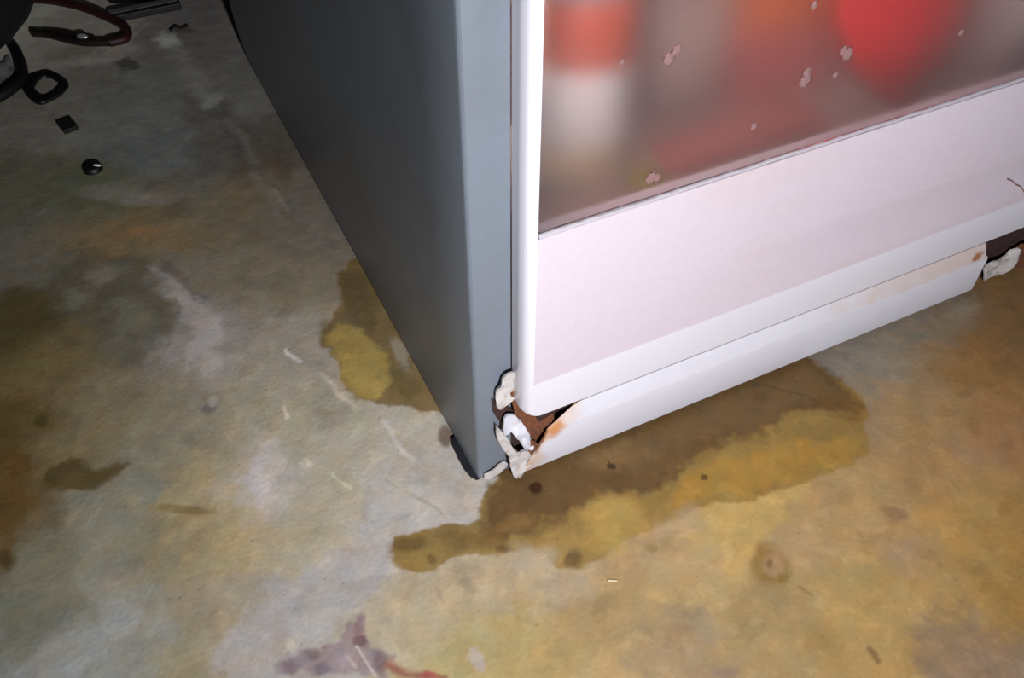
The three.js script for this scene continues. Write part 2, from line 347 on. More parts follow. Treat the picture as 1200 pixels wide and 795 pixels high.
  poly([-.176, .073, -.164, .072, -.149, .074, -.136, .073, -.127, .066, -.118, .064, -.120, .076, -.125, .085, -.119, .095, -.117, .107, -.122, .116, -.186, .085], [133, 114, 113], 0.8, 0.0034, 1.5);
  blob(-.125, .074, .011, .004, 1.98, [127, 100, 99], 0.8, 0.5, 1);
  blob(-.129, .084, .005, .004, -2.52, [102, 76, 78], 0.8, 0.4, 1);
  blob(-.162, .077, .005, .004, -2.25, [103, 84, 86], 0.75, 0.5, 1);
  blob(-.179, .081, .006, .005, -2.41, [115, 92, 90], 0.7, 0.5, 1);
  blob(-.122, .103, .009, .005, 1.71, [105, 84, 85], 0.75, 0.5, 1);
  blob(-.159, .091, .006, .005, 1.27, [106, 95, 99], 0.7, 0.5, 1);
  blob(-.143, .093, .007, .006, 1.70, [150, 134, 132], 0.7, 0.5, 1);
  streak([-.117, .107, -.108, .117, -.099, .124, -.087, .133], 0.0053, [130, 78, 68], 0.85, 0.5);
  blob(-.095, .126, .006, .003, -2.49, [144, 72, 70], 0.85, 0.4, 1);
  streak([-.133, .086, -.131, .098, -.128, .112], 0.0015, [180, 165, 153], 0.9, 0.1);
  streak([-.142, .091, -.140, .100], 0.0024, [169, 158, 147], 0.7, 0.5);
  blob(-.063, .132, .009, .005, 1.58, [157, 145, 134], 0.9, 0.35, 1);
  blob(-.174, .065, .005, .003, 1.37, [184, 174, 157], 0.8, 0.4, 1);
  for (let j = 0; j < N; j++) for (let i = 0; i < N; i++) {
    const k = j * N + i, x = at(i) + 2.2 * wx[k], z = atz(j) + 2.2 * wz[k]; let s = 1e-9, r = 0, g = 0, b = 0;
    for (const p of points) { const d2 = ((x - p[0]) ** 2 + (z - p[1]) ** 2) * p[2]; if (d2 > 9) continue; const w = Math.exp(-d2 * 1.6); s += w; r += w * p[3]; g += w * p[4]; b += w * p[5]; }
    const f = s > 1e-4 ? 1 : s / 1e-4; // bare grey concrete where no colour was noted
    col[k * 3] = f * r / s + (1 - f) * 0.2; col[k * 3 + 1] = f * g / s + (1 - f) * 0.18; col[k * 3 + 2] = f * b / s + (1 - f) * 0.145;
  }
  for (const f of late) f();
  const out = new Uint8Array(A * 4), high = new Uint8Array(A * 4);
  const rnd = random(7);
  for (let j = 0; j < N; j++) for (let i = 0; i < N; i++) {
    const k = j * N + i, x = at(i), z = atz(j);
    const a = fbm(x * 38, z * 38, 11, 3), o = noise(x * 300, z * 300, 12), h = noise(x * 13, z * 13, 13), warm = noise(x * 60, z * 60, 15);
    const e1 = fbm(x * 70 + wx[k] * 40, z * 70 + wz[k] * 40, 17, 4), pale = sstep(0.10, 0.26, e1) * 0.10, dirt = sstep(0.08, 0.30, fbm(x * 44 + wz[k] * 50, z * 44, 19, 4)) * 0.10;
    const t = 1.05 * (1 + 0.22 * a + 0.06 * o + 0.05 * h + 0.06 * (rnd() - 0.5)) * (1 + pale) * (1 - dirt);
    const pore = sstep(0.62, 0.75, noise(x * 220, z * 220, 14)) * 0.16;
    for (let q = 0; q < 3; q++) out[k * 4 + q] = toByte(col[k * 3 + q] * t * (1 - pore) * (1 + (q - 1) * -0.10 * warm));
    out[k * 4 + 3] = 255;
    const e = Math.round(255 * clamp(0.5 + 0.32 * a + 0.2 * h + 0.10 * o - pore * 0.8)); high[k * 4] = high[k * 4 + 1] = high[k * 4 + 2] = e; high[k * 4 + 3] = 255;
  }
  const make = (d, srgb) => { const t = new THREE.DataTexture(d, N, N); t.magFilter = THREE.LinearFilter; t.minFilter = THREE.LinearFilter; t.wrapS = t.wrapT = THREE.MirroredRepeatWrapping; if (srgb) t.colorSpace = THREE.SRGBColorSpace; t.needsUpdate = true; return t; };
  return [make(out, true), make(high, false)];
}
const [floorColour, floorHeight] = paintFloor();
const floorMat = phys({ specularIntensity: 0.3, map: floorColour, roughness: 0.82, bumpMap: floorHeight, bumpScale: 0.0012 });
//FLOOREND
function structure(name, g, m) { const o = mesh(name, g, m); o.userData.kind = 'structure'; return o; }
const X0 = -2.0, X1 = 2.2, Z0 = -1.35, Z1 = 2.3, YC = 2.5;
{
  const g = new THREE.BoxGeometry(X1 - X0 + 0.2, 0.1, Z1 - Z0 + 0.2); g.translate((X0 + X1) / 2, -0.05, (Z0 + Z1) / 2);
  const p = g.attributes.position, uv = g.attributes.uv;
  for (let i = 0; i < p.count; i++) uv.setXY(i, (p.getX(i) - FX) / FS, (p.getZ(i) - FZ) / FS);
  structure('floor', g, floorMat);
}
const plaster = texture(256, (u, v) => { const n = fbm(u * 9, v * 9, 2, 4); const k = 0.2 + 0.07 * n; return [k, k * 0.97, k * 0.9]; }, true, THREE.MirroredRepeatWrapping);
const wallMat = std({ map: plaster, roughness: 0.9 });
structure('wall_back', metreUV(box(X0 - 0.1, X1 + 0.1, 0, YC, Z0 - 0.1, Z0)), wallMat);
structure('wall_front', metreUV(box(X0 - 0.1, X1 + 0.1, 0, YC, Z1, Z1 + 0.1)), wallMat);
structure('wall_left', metreUV(box(X0 - 0.1, X0, 0, YC, Z0, Z1)), wallMat);
structure('wall_right', metreUV(box(X1, X1 + 0.1, 0, YC, Z0, Z1)), wallMat);
structure('ceiling', metreUV(box(X0 - 0.1, X1 + 0.1, YC, YC + 0.1, Z0 - 0.1, Z1 + 0.1)), wallMat);

// ------------------------------------------------------------------ the fridge
const W = 0.615, D = 0.74, HT = 1.68;
const grime = texture(512, (u, v) => {
  const n = fbm(u * 7, v * 7, 3, 4), s = sstep(0.22, 0.5, fbm(u * 3.1 + 4, v * 3.1, 9, 4)), f = noise(u * 90, v * 90, 1);
  const c = mix3([0.150, 0.172, 0.198], [0.115, 0.11, 0.105], clamp(0.35 + n * 1.1) * 0.35 + s * 0.45);
  return c.map((k) => k * (1 + 0.04 * f));
}, true, THREE.MirroredRepeatWrapping);
const greyPaint = phys({ map: grime, roughness: 0.42, clearcoat: 0.15, clearcoatRoughness: 0.35 });
const whitePlastic = phys({ color: new THREE.Color().setRGB(0.63, 0.605, 0.64), roughness: 0.32, clearcoat: 0.3, clearcoatRoughness: 0.25 });
const black = std({ color: 0x0b0b0b, roughness: 0.7 });
const darkRubber = std({ color: 0x15161a, roughness: 0.75 });
const panelTex = texture(512, (u, v) => { const n = fbm(u * 4, v * 4, 1, 4), y = sstep(0.1, 0.5, fbm(u * 2 + 8, v * 6, 4, 4)), f = noise(u * 70, v * 70, 3); return mix3([0.53, 0.455, 0.485], [0.52, 0.42, 0.41], clamp(0.3 * n + 0.6 * y)).map((k) => k * (1 + 0.03 * f)); }, true, THREE.MirroredRepeatWrapping);
const pinkPlastic = phys({ map: panelTex, roughness: 0.55, clearcoat: 0.05, clearcoatRoughness: 0.4 });

const fridge = thing('display_fridge', 'upright grey and white display fridge with fogged glass door and rusted hinge corners', 'fridge');

// side panel: one folded sheet, the side and its front stile, lower rear corner rounded off
function sidePanel(flip) {
  const outer = [], r = 0.005, R = 0.056, y0 = 0.008, FW = 0.0285;
  const zs = [0, 0.006, 0.012, 0.02, 0.028, 0.036, 0.045, 0.056, 0.07].map((k) => -D + k);
  for (const z of zs) outer.push([0, z]);
  for (let k = 1; k < 12; k++) outer.push([0, -D + 0.07 + (D - 0.07 - r) * k / 12]);
  outer.push([0, -r - 0.002]);
  for (let k = 0; k <= 6; k++) { const a = Math.PI / 2 * k / 6; outer.push([r - r * Math.cos(a), -r + r * Math.sin(a)]); }
  outer.push([r + 0.002, 0], [0.015, 0], [FW, 0]);
  const t = 0.012, inner = [[FW, -0.012], [0.016, -0.012]];
  for (let k = outer.length - 1; k >= 0; k--) if (outer[k][1] < -0.02) inner.push([t, outer[k][1]]);
  const loop = [...outer, ...inner], bottom = ([x, z]) => { const d = z + D; return d < R ? y0 + R - Math.sqrt(R * R - (R - d) * (R - d)) : y0 - 0.004 * sstep(-0.35, 0, z); };
  const l = [];
  for (let k = 0; k <= 8; k++) l.push(loop.map(([x, z]) => { const b = bottom([x, z]); return [flip ? W - x : x, b + (HT - b) * k / 8, z]; }));
  const g = skin(flip ? l.map((q) => q.slice().reverse()) : l, { cap: false, creased: 0.5 });
  return metreUV(g, 0.6);
}
mesh('side_panel', sidePanel(false), greyPaint, fridge);
mesh('side_panel', sidePanel(true), greyPaint, fridge);
mesh('back_panel', metreUV(box(0.012, W - 0.012, 0.06, HT, -D, -D + 0.012), 0.6), greyPaint, fridge);
mesh('top_panel', metreUV(box(0, W, HT, HT + 0.02, -D, 0.0, 0.006), 0.6), greyPaint, fridge);
mesh('base_pan', box(0.014, W - 0.014, 0, 0.058, -D + 0.08, -0.006), black, fridge);
mesh('sill_strip', box(0.014, W - 0.014, 0.058, 0.12, -0.045, -0.004), black, fridge);

// door
const door = new THREE.Group(); door.name = 'door'; fridge.add(door);
const DL = 0.0285, DR = W - 0.0285, DB = 0.0832, DT = 1.655, IX0 = 0.0368, IX1 = W - 0.0368, IY0 = 0.123, IY1 = 1.61, GY = 0.257;
{
  const ring = (inset, z, rad) => {
    const out = [], x0 = DL + inset, x1 = DR - inset, y0 = DB + inset * 0.4, y1 = DT - inset, q = Math.max(rad - inset, 0.0015);
    for (const [cx, cy, a0] of [[x1 - q, y1 - q, 0], [x0 + q, y1 - q, 90], [x0 + q, y0 + q, 180], [x1 - q, y0 + q, 270]])
      for (let k = 0; k <= 8; k++) { const a = (a0 + 90 * k / 8) * Math.PI / 180; out.push([cx + q * Math.cos(a), cy + q * Math.sin(a), z]); }
    return out;
  };
  const hole = (z) => { const out = []; for (const [x, y] of [[IX1, IY1], [IX0, IY1], [IX0, IY0], [IX1, IY0]]) for (let k = 0; k <= 8; k++) out.push([x, y, z]); return out; };
  const loops = [hole(0.001), ring(0.003, 0.001, 0.016), ring(0, 0.002, 0.016), ring(0, 0.010, 0.016)];
  for (let k = 1; k <= 8; k++) { const a = Math.PI / 2 * k / 8; loops.push(ring(0.0078 * (1 - Math.cos(a)), 0.010 + 0.010 * Math.sin(a), 0.016)); }
  loops.push(ring(0.0081, 0.02, 0.016), hole(0.0199), hole(0.0180), hole(0.001));
  mesh('door_frame', skin(loops, { cap: false, creased: 0.3 }), whitePlastic, door);
  // lower panel with a soft step that grows towards the hinge-less end
  const nx = 80, ny = 50, rows = [];
  for (let j = 0; j <= ny; j++) {
    const row = [], y = IY0 + (GY - IY0) * j / ny;
    for (let i = 0; i <= nx; i++) {
      const x = IX0 + (IX1 - IX0) * i / nx, w = sstep(0.1, 0.36, x);
      const z = 0.0196 - 0.0015 * w * sstep(0.184, 0.160, y) * sstep(0.1235, 0.150, y) + 0.0003 * fbm(x * 9, y * 9, 2, 3);
      row.push([x, y, z]);
    }
    row.push([IX1, y, 0.004], [IX0, y, 0.004]); rows.push(row);
  }
  mesh('lower_panel', metreUV(skin(rows, { creased: 0.6 }), 0.4), pinkPlastic, door);
}
const glassMat = phys({ color: 0xffffff, roughness: 0.23, transmission: 0.985, thickness: 0.006, ior: 1.45 });
const pane = mesh('glass_pane', box(IX0 + 0.0008, IX1 - 0.0008, GY + 0.0005, IY1 - 0.001, 0.0115, 0.0175), glassMat, door);
{
  const loops = [];
  for (let k = 0; k <= 120; k++) {
    const t = k / 120, x = IX0 + 0.0005 + (IX1 - IX0 - 0.001) * t, rad = 0.0013 + 0.0009 * sstep(0.3, 0.02, t) * (0.8 + 0.5 * noise(t * 55, 4)), y = GY + 0.0012 + 0.0008 * noise(t * 40, 2), z = 0.0178 + 0.001 * sstep(0.3, 0, t);
    loops.push(Array.from({ length: 8 }, (_, q) => { const e = q / 8 * Math.PI * 2; return [x, y + rad * Math.cos(e), z + rad * Math.sin(e)]; }));
  }
  mesh('sealant_bead', skin(loops, { creased: 1.2 }), std({ color: new THREE.Color().setRGB(0.40, 0.36, 0.38), roughness: 0.75 }), door);
}
// interior: liner with a round-cornered mouth, one LED tube beside the mouth
const MX0 = 0.072, MX1 = 0.492, MY0 = 0.183, MY1 = 1.5, MR = 0.05, MZ = -0.05;
const linerMat = std({ color: 0xc2aba4, roughness: 0.6 });
{
  const ring = (grow, z) => {
    const out = [], x0 = MX0 - grow, x1 = MX1 + grow, y0 = MY0 - grow, y1 = MY1 + grow, p = 0.015;
    for (const [cx, cy, a0, q] of [[x1 - MR, y1 - MR, 0, MR], [x0 + p, y1 - p, 90, p], [x0 + p, y0 + p, 180, p], [x1 - MR, y0 + MR, 270, MR]])
      for (let k = 0; k <= 10; k++) { const a = (a0 + 9 * k) * Math.PI / 180; out.push([cx + q * Math.cos(a), cy + q * Math.sin(a), z]); }
    return out;
  };
  const rect = (z) => { const out = []; for (const [x, y] of [[W - 0.014, HT - 0.03], [0.014, HT - 0.03], [0.014, 0.06], [W - 0.014, 0.06]]) for (let k = 0; k <= 10; k++) out.push([x, y, z]); return out; };
  mesh('liner', skin([rect(MZ - 0.012), rect(MZ), ring(0.004, MZ), ring(0, MZ - 0.004), ring(0, -0.55), ring(0, -0.56)], { cap: 'last', creased: 0.6 }), linerMat, fridge);
  const lamp = new THREE.Group(); lamp.name = 'led_tube'; fridge.add(lamp);
  const L0 = 0.34, L1 = 1.4;
  mesh('diffuser', box(0.034, 0.037, L0, L1, -0.040, -0.012, 0.001), std({ color: 0xffffff, emissive: new THREE.Color().setRGB(1, 0.70, 0.66), emissiveIntensity: 0.8 }), lamp);
  mesh('housing', box(0.0295, 0.034, L0 - 0.02, L1 + 0.02, -0.044, -0.008, 0.0015), whitePlastic, lamp);
  const led = new THREE.RectAreaLight(new THREE.Color().setRGB(1, 0.65, 0.60), 23, 0.028, L1 - L0); led.position.set(0.0385, (L0 + L1) / 2, -0.026); led.lookAt(0.3, (L0 + L1) / 2, -0.10); scene.add(led);
}
// kick panel: folded sheet, upper strip leaning back; corners rusted away
const rustTex = texture(256, (u, v) => { const n = fbm(u * 14, v * 14, 5, 4), f = noise(u * 60, v * 60, 2); return mix3([0.075, 0.022, 0.010], [0.19, 0.062, 0.02], clamp(0.5 + n * 1.0 + f * 0.1)); });
const rustMat = std({ map: rustTex, roughness: 0.9, bumpMap: texture(256, (u, v) => { const k = 0.5 + 0.5 * fbm(u * 22, v * 22, 8, 4); return [k, k, k]; }, false), bumpScale: 0.0012 });
const kickTex = texture(1024, (u, v) => {          // u over 0.6 m of width, v over 0.08 m of height
  const x = u * 0.6, y = v * 0.08, n = fbm(x * 60, y * 60, 3, 4), f = noise(x * 400, y * 400, 2);
  let c = [0.63, 0.615, 0.655].map((k) => k * (1 + 0.05 * n + 0.02 * f));
  const stain = (d, w) => clamp(sstep(w, 0, d + n * 0.012));
  const edge = x - (0.033 + 0.011 * sstep(0.010, 0.024, y) + 0.009 * sstep(0.025, 0.058, y) + 0.026 * sstep(0.060, 0.069, y));
  c = mix3(c, [0.62, 0.44, 0.30], 0.7 * sstep(0.0075, 0.002, edge + n * 0.006));
  c = mix3(c, [0.60, 0.40, 0.25], 0.75 * stain(Math.hypot((x - 0.062) * 0.8, (y - 0.058)), 0.022));
  c = mix3(c, [0.50, 0.19, 0.05], 0.9 * stain(Math.hypot((x - 0.058) * 0.8, (y - 0.051) * 0.9), 0.012));
  c = mix3(c, [0.55, 0.36, 0.22], 0.6 * stain(Math.hypot((x - 0.040), (y - 0.016) * 1.2), 0.018));
  c = mix3(c, [0.55, 0.40, 0.30], 0.6 * sstep(0.047, 0.052, y + n * 0.004) * sstep(0.26, 0.46, x + n * 0.1));
  c = mix3(c, [0.30, 0.10, 0.02], 0.9 * stain(Math.hypot((x - 0.494) * 0.6, (y - 0.056) * 1.3), 0.008));
  c = mix3(c, [0.16, 0.05, 0.02], 0.9 * sstep(0.0032, 0.0012, edge + n * 0.003) * sstep(0.024, 0.034, y));
  return c;
});
const kickMat = phys({ map: kickTex, roughness: 0.4, clearcoat: 0.15, clearcoatRoughness: 0.3 });
{
  const prof = [[0.067, 0.002], [0.0678, 0.0072], [0.0681, 0.0086], [0.0535, 0.0116], [0.051, 0.0121], [0.048, 0.0122], [0.010, 0.012], [0.0075, 0.0112], [0.0068, 0.0095], [0.008, 0.0085], [0.047, 0.0095], [0.062, 0.006], [0.066, 0.001]];
  const near = (y) => 0.033 + 0.011 * sstep(0.010, 0.024, y) + 0.009 * sstep(0.025, 0.058, y) + 0.026 * sstep(0.060, 0.069, y) + 0.0016 * noise(y * 150, 3);
  const far = (y) => 0.5085 + 0.003 * sstep(0.01, 0.03, y) - 0.004 * sstep(0.03, 0.048, y) - 0.011 * sstep(0.049, 0.06, y) + 0.004 * sstep(0.062, 0.071, y) + 0.001 * noise(y * 200, 9);
  const ends = (y, t) => t < 0 ? near(y) : far(y);
  const l = [];
  for (let k = 0; k <= 24; k++) l.push(prof.map(([y, z], i) => { const q = i >= 9 || i === 0 ? 0.034 : i === 1 ? 0.012 : 0, a = ends(y, -1) + q, b = ends(y, 1) - q * 0.2; return [a + (b - a) * k / 24, y, z]; }));
  const g = skin(l, { cap: false, creased: 0.5 }), p = g.attributes.position, uv = new Float32Array(p.count * 2);
  for (let i = 0; i < p.count; i++) { uv[i * 2] = p.getX(i) / 0.6; uv[i * 2 + 1] = p.getY(i) / 0.08; }
  g.setAttribute('uv', new THREE.BufferAttribute(uv, 2));
  mesh('kick_panel', g, kickMat, fridge);
}
//CORNERS
// rusted corners: what is left of the hinge brackets, torn plastic and paint flakes
const tornPlastic = std({ map: texture(256, (u, v) => { const n = fbm(u * 12, v * 12, 6, 4), r = sstep(0.12, 0.42, fbm(u * 9 + 3, v * 9, 2, 4)); return mix3([0.47 + 0.1 * n, 0.43 + 0.1 * n, 0.40 + 0.1 * n], [0.30, 0.19, 0.11], r * 0.8); }), roughness: 0.65 });
const palePlastic = std({ color: new THREE.Color().setRGB(0.53, 0.51, 0.54), roughness: 0.5 });
const darkRust = std({ map: texture(128, (u, v) => { const n = fbm(u * 9, v * 9, 4, 3); return mix3([0.012, 0.006, 0.005], [0.05, 0.016, 0.009], clamp(0.5 + n * 1.4)); }), roughness: 0.85 });
const piece = (name, outline, z, thick, crumple, seed, m, parent = fridge, freq = 52) => { const g = flake(outline, thick, crumple * 0.75, seed, freq); g.translate(0, 0, z); return mesh(name, metreUV(g, 0.05), m, parent); };
{
  mesh('corner_gusset', metreUV(box(0.029, 0.085, 0.004, 0.118, -0.004, -0.001), 0.05), darkRust, fridge);
  const b = new THREE.Group(); b.name = 'hinge_bracket'; fridge.add(b);
  piece('bracket_plate', [[0.0266, 0.1039], [0.0327, 0.1065], [0.0363, 0.0909], [0.0436, 0.0767], [0.0593, 0.0701], [0.0614, 0.0479], [0.0553, 0.0309], [0.0474, 0.0267], [0.0402, 0.0402], [0.0346, 0.060], [0.0284, 0.0826]], 0.0032, 0.003, 0.004, 1, rustMat, b);
  piece('bracket_arm', [[0.0429, 0.0797], [0.0566, 0.0741], [0.0689, 0.0756], [0.0789, 0.0783], [0.0808, 0.0711], [0.0678, 0.0679], [0.0569, 0.0656], [0.0475, 0.0648]], 0.0078, 0.0022, 0.002, 2, darkRust, b);
  piece('bracket_plate', [[0.040, 0.046], [0.046, 0.038], [0.048, 0.027], [0.043, 0.022], [0.039, 0.030]], 0.0085, 0.002, 0.003, 8, rustMat, b);
  piece('torn_flap', [[0.0165, 0.116], [0.0213, 0.1274], [0.0285, 0.127], [0.0347, 0.1111], [0.0321, 0.101], [0.0266, 0.0942], [0.0197, 0.09], [0.0149, 0.0946], [0.0144, 0.1076]], 0.0035, 0.0035, 0.006, 3, tornPlastic);
  piece('rust_patch', [[0.0128, 0.1011], [0.0216, 0.0904], [0.0299, 0.0777], [0.0285, 0.064], [0.0186, 0.0718], [0.0133, 0.087]], 0.0008, 0.0012, 0.001, 4, darkRust);
  piece('torn_flap', [[0.0181, 0.0768], [0.0236, 0.0838], [0.0311, 0.075], [0.0385, 0.056], [0.0425, 0.0384], [0.0374, 0.035], [0.0309, 0.0489], [0.0236, 0.0651], [0.0166, 0.0693]], 0.0078, 0.0035, 0.011, 5, palePlastic);
  piece('torn_flap', [[0.0135, 0.0748], [0.0208, 0.0605], [0.0255, 0.0441], [0.032, 0.0304], [0.0276, 0.0238], [0.0188, 0.0427], [0.0133, 0.0613]], 0.006, 0.004, 0.006, 6, tornPlastic);
  piece('torn_flap', [[0.0215, 0.0345], [0.0329, 0.0374], [0.0435, 0.0241], [0.0446, 0.0094], [0.0348, 0.0045], [0.0256, 0.0068]], 0.0075, 0.0045, 0.006, 7, tornPlastic);
  piece('torn_flap', [[0.004, 0.012], [0.012, 0.016], [0.021, 0.020], [0.024, 0.012], [0.014, 0.006], [0.005, 0.005]], 0.002, 0.002, 0.003, 12, tornPlastic);
  // far corner
  mesh('corner_gusset', metreUV(box(0.49, W - 0.029, 0.004, 0.10, -0.006, -0.002), 0.05), darkRust, fridge);
  const c = new THREE.Group(); c.name = 'hinge_bracket'; fridge.add(c);
  piece('bracket_plate', [[0.5562, 0.0272], [0.5642, 0.0388], [0.5874, 0.030], [0.589, 0.005], [0.573, 0.0049]], 0.003, 0.003, 0.004, 9, rustMat, c);
  piece('torn_flap', [[0.5294, 0.0126], [0.5233, 0.0338], [0.5459, 0.030], [0.5571, 0.0375], [0.5652, 0.0289], [0.5619, 0.0128], [0.5504, 0.0061], [0.5317, 0.0047]], 0.004, 0.004, 0.007, 10, tornPlastic);
  piece('bracket_plate', [[0.506, 0.052], [0.5115, 0.049], [0.5165, 0.028], [0.5145, 0.012], [0.5085, 0.011], [0.5100, 0.028]], 0.0055, 0.0025, 0.002, 11, darkRust, c);
  // crushed rubber foot under the near corner, and a hairline crack in the lower panel
  const f = flake([[0.002, 0.048], [-0.004, 0.046], [-0.0056, 0.032], [-0.0058, 0.016], [-0.0036, 0.006], [0.001, 0.0015], [0.006, 0.012], [0.006, 0.04]], 0.0042, 0.0008, 13, 90);
  f.rotateX(-Math.PI / 2); f.translate(0, 0.0006, 0); mesh('rubber_foot', f, darkRubber, fridge);
  mesh('hairline_crack', tube([[0.4658, 0.1578, 0.0195], [0.4735, 0.153, 0.0197], [0.4797, 0.1479, 0.0197], [0.489, 0.142, 0.0197], [0.4971, 0.134, 0.0197]], 0.00055, 20, 5), std({ color: 0x8f6c64, roughness: 0.7 }), door);
}
//CONTENTS
// frost specks on the glass
{
  const frost = std({ color: new THREE.Color().setRGB(0.21, 0.11, 0.10), roughness: 0.8 });
  const spots = [[0.1146, 0.3543, 3], [0.119, 0.3585, 2.2], [0.2471, 0.3237, 3.4], [0.2425, 0.327, 2.4], [0.2178, 0.3130, 3.6], [0.2175, 0.3185, 2.6], [0.2416, 0.3106, 1.8], [0.114, 0.275, 3.2], [0.1185, 0.2735, 2.2], [0.3419, 0.315, 2], [0.1856, 0.2901, 2], [0.2094, 0.3632, 2], [0.151, 0.2562, 2], [0.085, 0.36, 1.4]];
  spots.forEach(([x, y, s], k) => { const g = lump(s * 0.001, s * 0.0012, 0.0006, 1.1, k * 3.1, 2.4, 3); g.translate(x, y, 0.0177); mesh('frost_speck', g, frost, door); });
}
// what stands in the fridge, behind the fogged glass
const FLOOR = MY0;
{
  const t = thing('jar', 'round white jar with an orange lid, standing behind fogged glass by the door frame', 'jar', [0.139, FLOOR, -0.124]);
  const body = [[0, 0.0005], [0.030, 0.0005], [0.036, 0.004], [0.0365, 0.02], [0.0365, 0.094], [0.035, 0.101], [0.031, 0.105], [0.031, 0.109], [0, 0.109]].map((p) => new THREE.Vector2(...p));
  mesh('jar_body', new THREE.LatheGeometry(body, 40), std({ color: 0xeadfd8, roughness: 0.45 }), t);
  const rib = []; const n = 60;
  for (const [y, r] of [[0.103, 0.0385], [0.1035, 0.0395], [0.147, 0.0395], [0.1505, 0.0375]]) rib.push(Array.from({ length: n }, (_, k) => { const a = -k / n * Math.PI * 2, q = r * (1 + (k % 2 ? 0.012 : 0)); return [q * Math.cos(a), y, q * Math.sin(a)]; }));
  mesh('lid', skin(rib, { creased: 0.6 }), std({ color: 0xa83a14, roughness: 0.5 }), t);
  mesh('lid_disc', (() => { const g = new THREE.CylinderGeometry(0.033, 0.0345, 0.002, 40); g.translate(0, 0.1514, 0); return g; })(), std({ color: 0xb9a6a4, roughness: 0.5 }), t);
  mesh('label', new THREE.CylinderGeometry(0.0369, 0.0369, 0.03, 40, 1, true).translate(0, 0.026, 0), std({ color: 0xe6cda6, roughness: 0.6, side: THREE.DoubleSide }), t);
}
// soft pillow pack: outline in x,y, puffed in z
function pack(outline, puff, seed) {
  const s = new THREE.Shape(outline.map((p) => new THREE.Vector2(...p))), rows = [], c = [0, 0];
  for (const p of outline) { c[0] += p[0] / outline.length; c[1] += p[1] / outline.length; }
  const ed = s.getSpacedPoints(64).slice(0, 64), K = 10;
  for (const side of [1, -1]) for (let k = 0; k <= K; k++) {
    const f = side > 0 ? k / K : 1 - k / K, sc = side > 0 ? f : f; if (side < 0 && k === 0) continue;
    rows.push(ed.map((p) => { const x = c[0] + (p.x - c[0]) * Math.max(sc, 0.001), y = c[1] + (p.y - c[1]) * Math.max(sc, 0.001); return [x, y, side * puff * Math.pow(1 - sc * sc, 0.6) + 0.003 * noise(x * 60, y * 60, seed) * (1 - sc * 0.5)]; }));
  }
  return skin(rows, { cap: false, creased: 1.2 });
}
{
  const g = thing('pouch', 'dull grey-pink upright pouch beside the orange-lidded jar in the fridge', 'pouch', [0.254, FLOOR, -0.15]);
  mesh('pouch_body', pack([[-0.036, 0.001], [0.036, 0.001], [0.038, 0.02], [0.036, 0.105], [-0.036, 0.107], [-0.038, 0.02]], 0.022, 2), std({ color: 0xa88a80, roughness: 0.55 }), g);
  mesh('top_seal', box(-0.037, 0.037, 0.103, 0.115, -0.0012, 0.0012, 0.0005), std({ color: 0x8d6e68, roughness: 0.5 }), g);
}
{
  const c = thing('carton', 'dusty pink carton with an orange lid, in the middle of the fridge', 'carton', [0.345, FLOOR, -0.17], -0.1);
  mesh('carton_body', new RoundedBoxGeometry(0.09, 0.062, 0.07, 2, 0.003).translate(0, 0.0315, 0), std({ color: 0xc8605a, roughness: 0.6 }), c);
  mesh('lid', new RoundedBoxGeometry(0.097, 0.034, 0.077, 2, 0.004).translate(0, 0.08, 0), std({ color: 0xd5641a, roughness: 0.55 }), c);
}
{
  const r = thing('bag', 'bright red plastic bag hanging to a point behind the fogged glass', 'bag', [0.40, FLOOR, -0.071]);
  mesh('bag_body', pack([[0.019, 0.001], [-0.013, 0.023], [-0.057, 0.064], [-0.080, 0.107], [-0.09, 0.150], [-0.08, 0.23], [0.05, 0.24], [0.045, 0.12], [0.042, 0.083], [0.037, 0.052], [0.031, 0.023]], 0.018, 5), std({ color: 0xd3140f, roughness: 0.4 }), r);
  const k = []; for (let q = 0; q < 5; q++) k.push([-0.05 + 0.022 * q, 0.228 + 0.004 * (q % 2), 0.004]);
  mesh('bag_seam', tube(k, 0.003, 20, 8), std({ color: 0xa51010, roughness: 0.45 }), r);
}
{
  const d = thing('packet', 'dark maroon packet standing upright behind the glass, close against the red bag', 'packet', [0.457, FLOOR + 0.0135, -0.088], -0.12);
  mesh('packet_body', pack([[-0.021, 0.001], [0.02, 0.001], [0.0225, 0.04], [0.0225, 0.16], [-0.022, 0.16]], 0.011, 7), std({ color: 0xa03c34, roughness: 0.55 }), d);
  mesh('packet_seal', box(-0.022, 0.0225, 0.157, 0.168, -0.001, 0.001, 0.0004), std({ color: 0x5a2420, roughness: 0.5 }), d);
  const p = thing('meat_pack', 'flat pinkish pack lying in front of the carton, low behind the glass', 'packet', [0.265, FLOOR + 0.0145, -0.085]);
  mesh('wrapped_body', pack([[-0.075, -0.022], [0.075, -0.022], [0.078, 0.02], [-0.078, 0.02]], 0.0125, 9).rotateX(-Math.PI / 2), std({ color: 0xc87670, roughness: 0.5 }), p);
  mesh('tray', new RoundedBoxGeometry(0.15, 0.004, 0.04, 2, 0.0015).translate(0, -0.0115, 0), std({ color: 0xc9b0a8, roughness: 0.6 }), p);
  const l = thing('lime', 'small yellow-green lime at the foot of the fogged glass', 'fruit', [0.172, FLOOR + 0.0115, -0.07]);
  mesh('fruit_body', lump(0.013, 0.0115, 0.0115, 0.05, 3, 2, 3), std({ color: 0xb0a52c, roughness: 0.5 }), l);
  mesh('stem_end', lump(0.0025, 0.0018, 0.0025, 0.1, 1, 2, 1).translate(0.0125, 0.001, 0), std({ color: 0x5d5a20, roughness: 0.7 }), l);
}
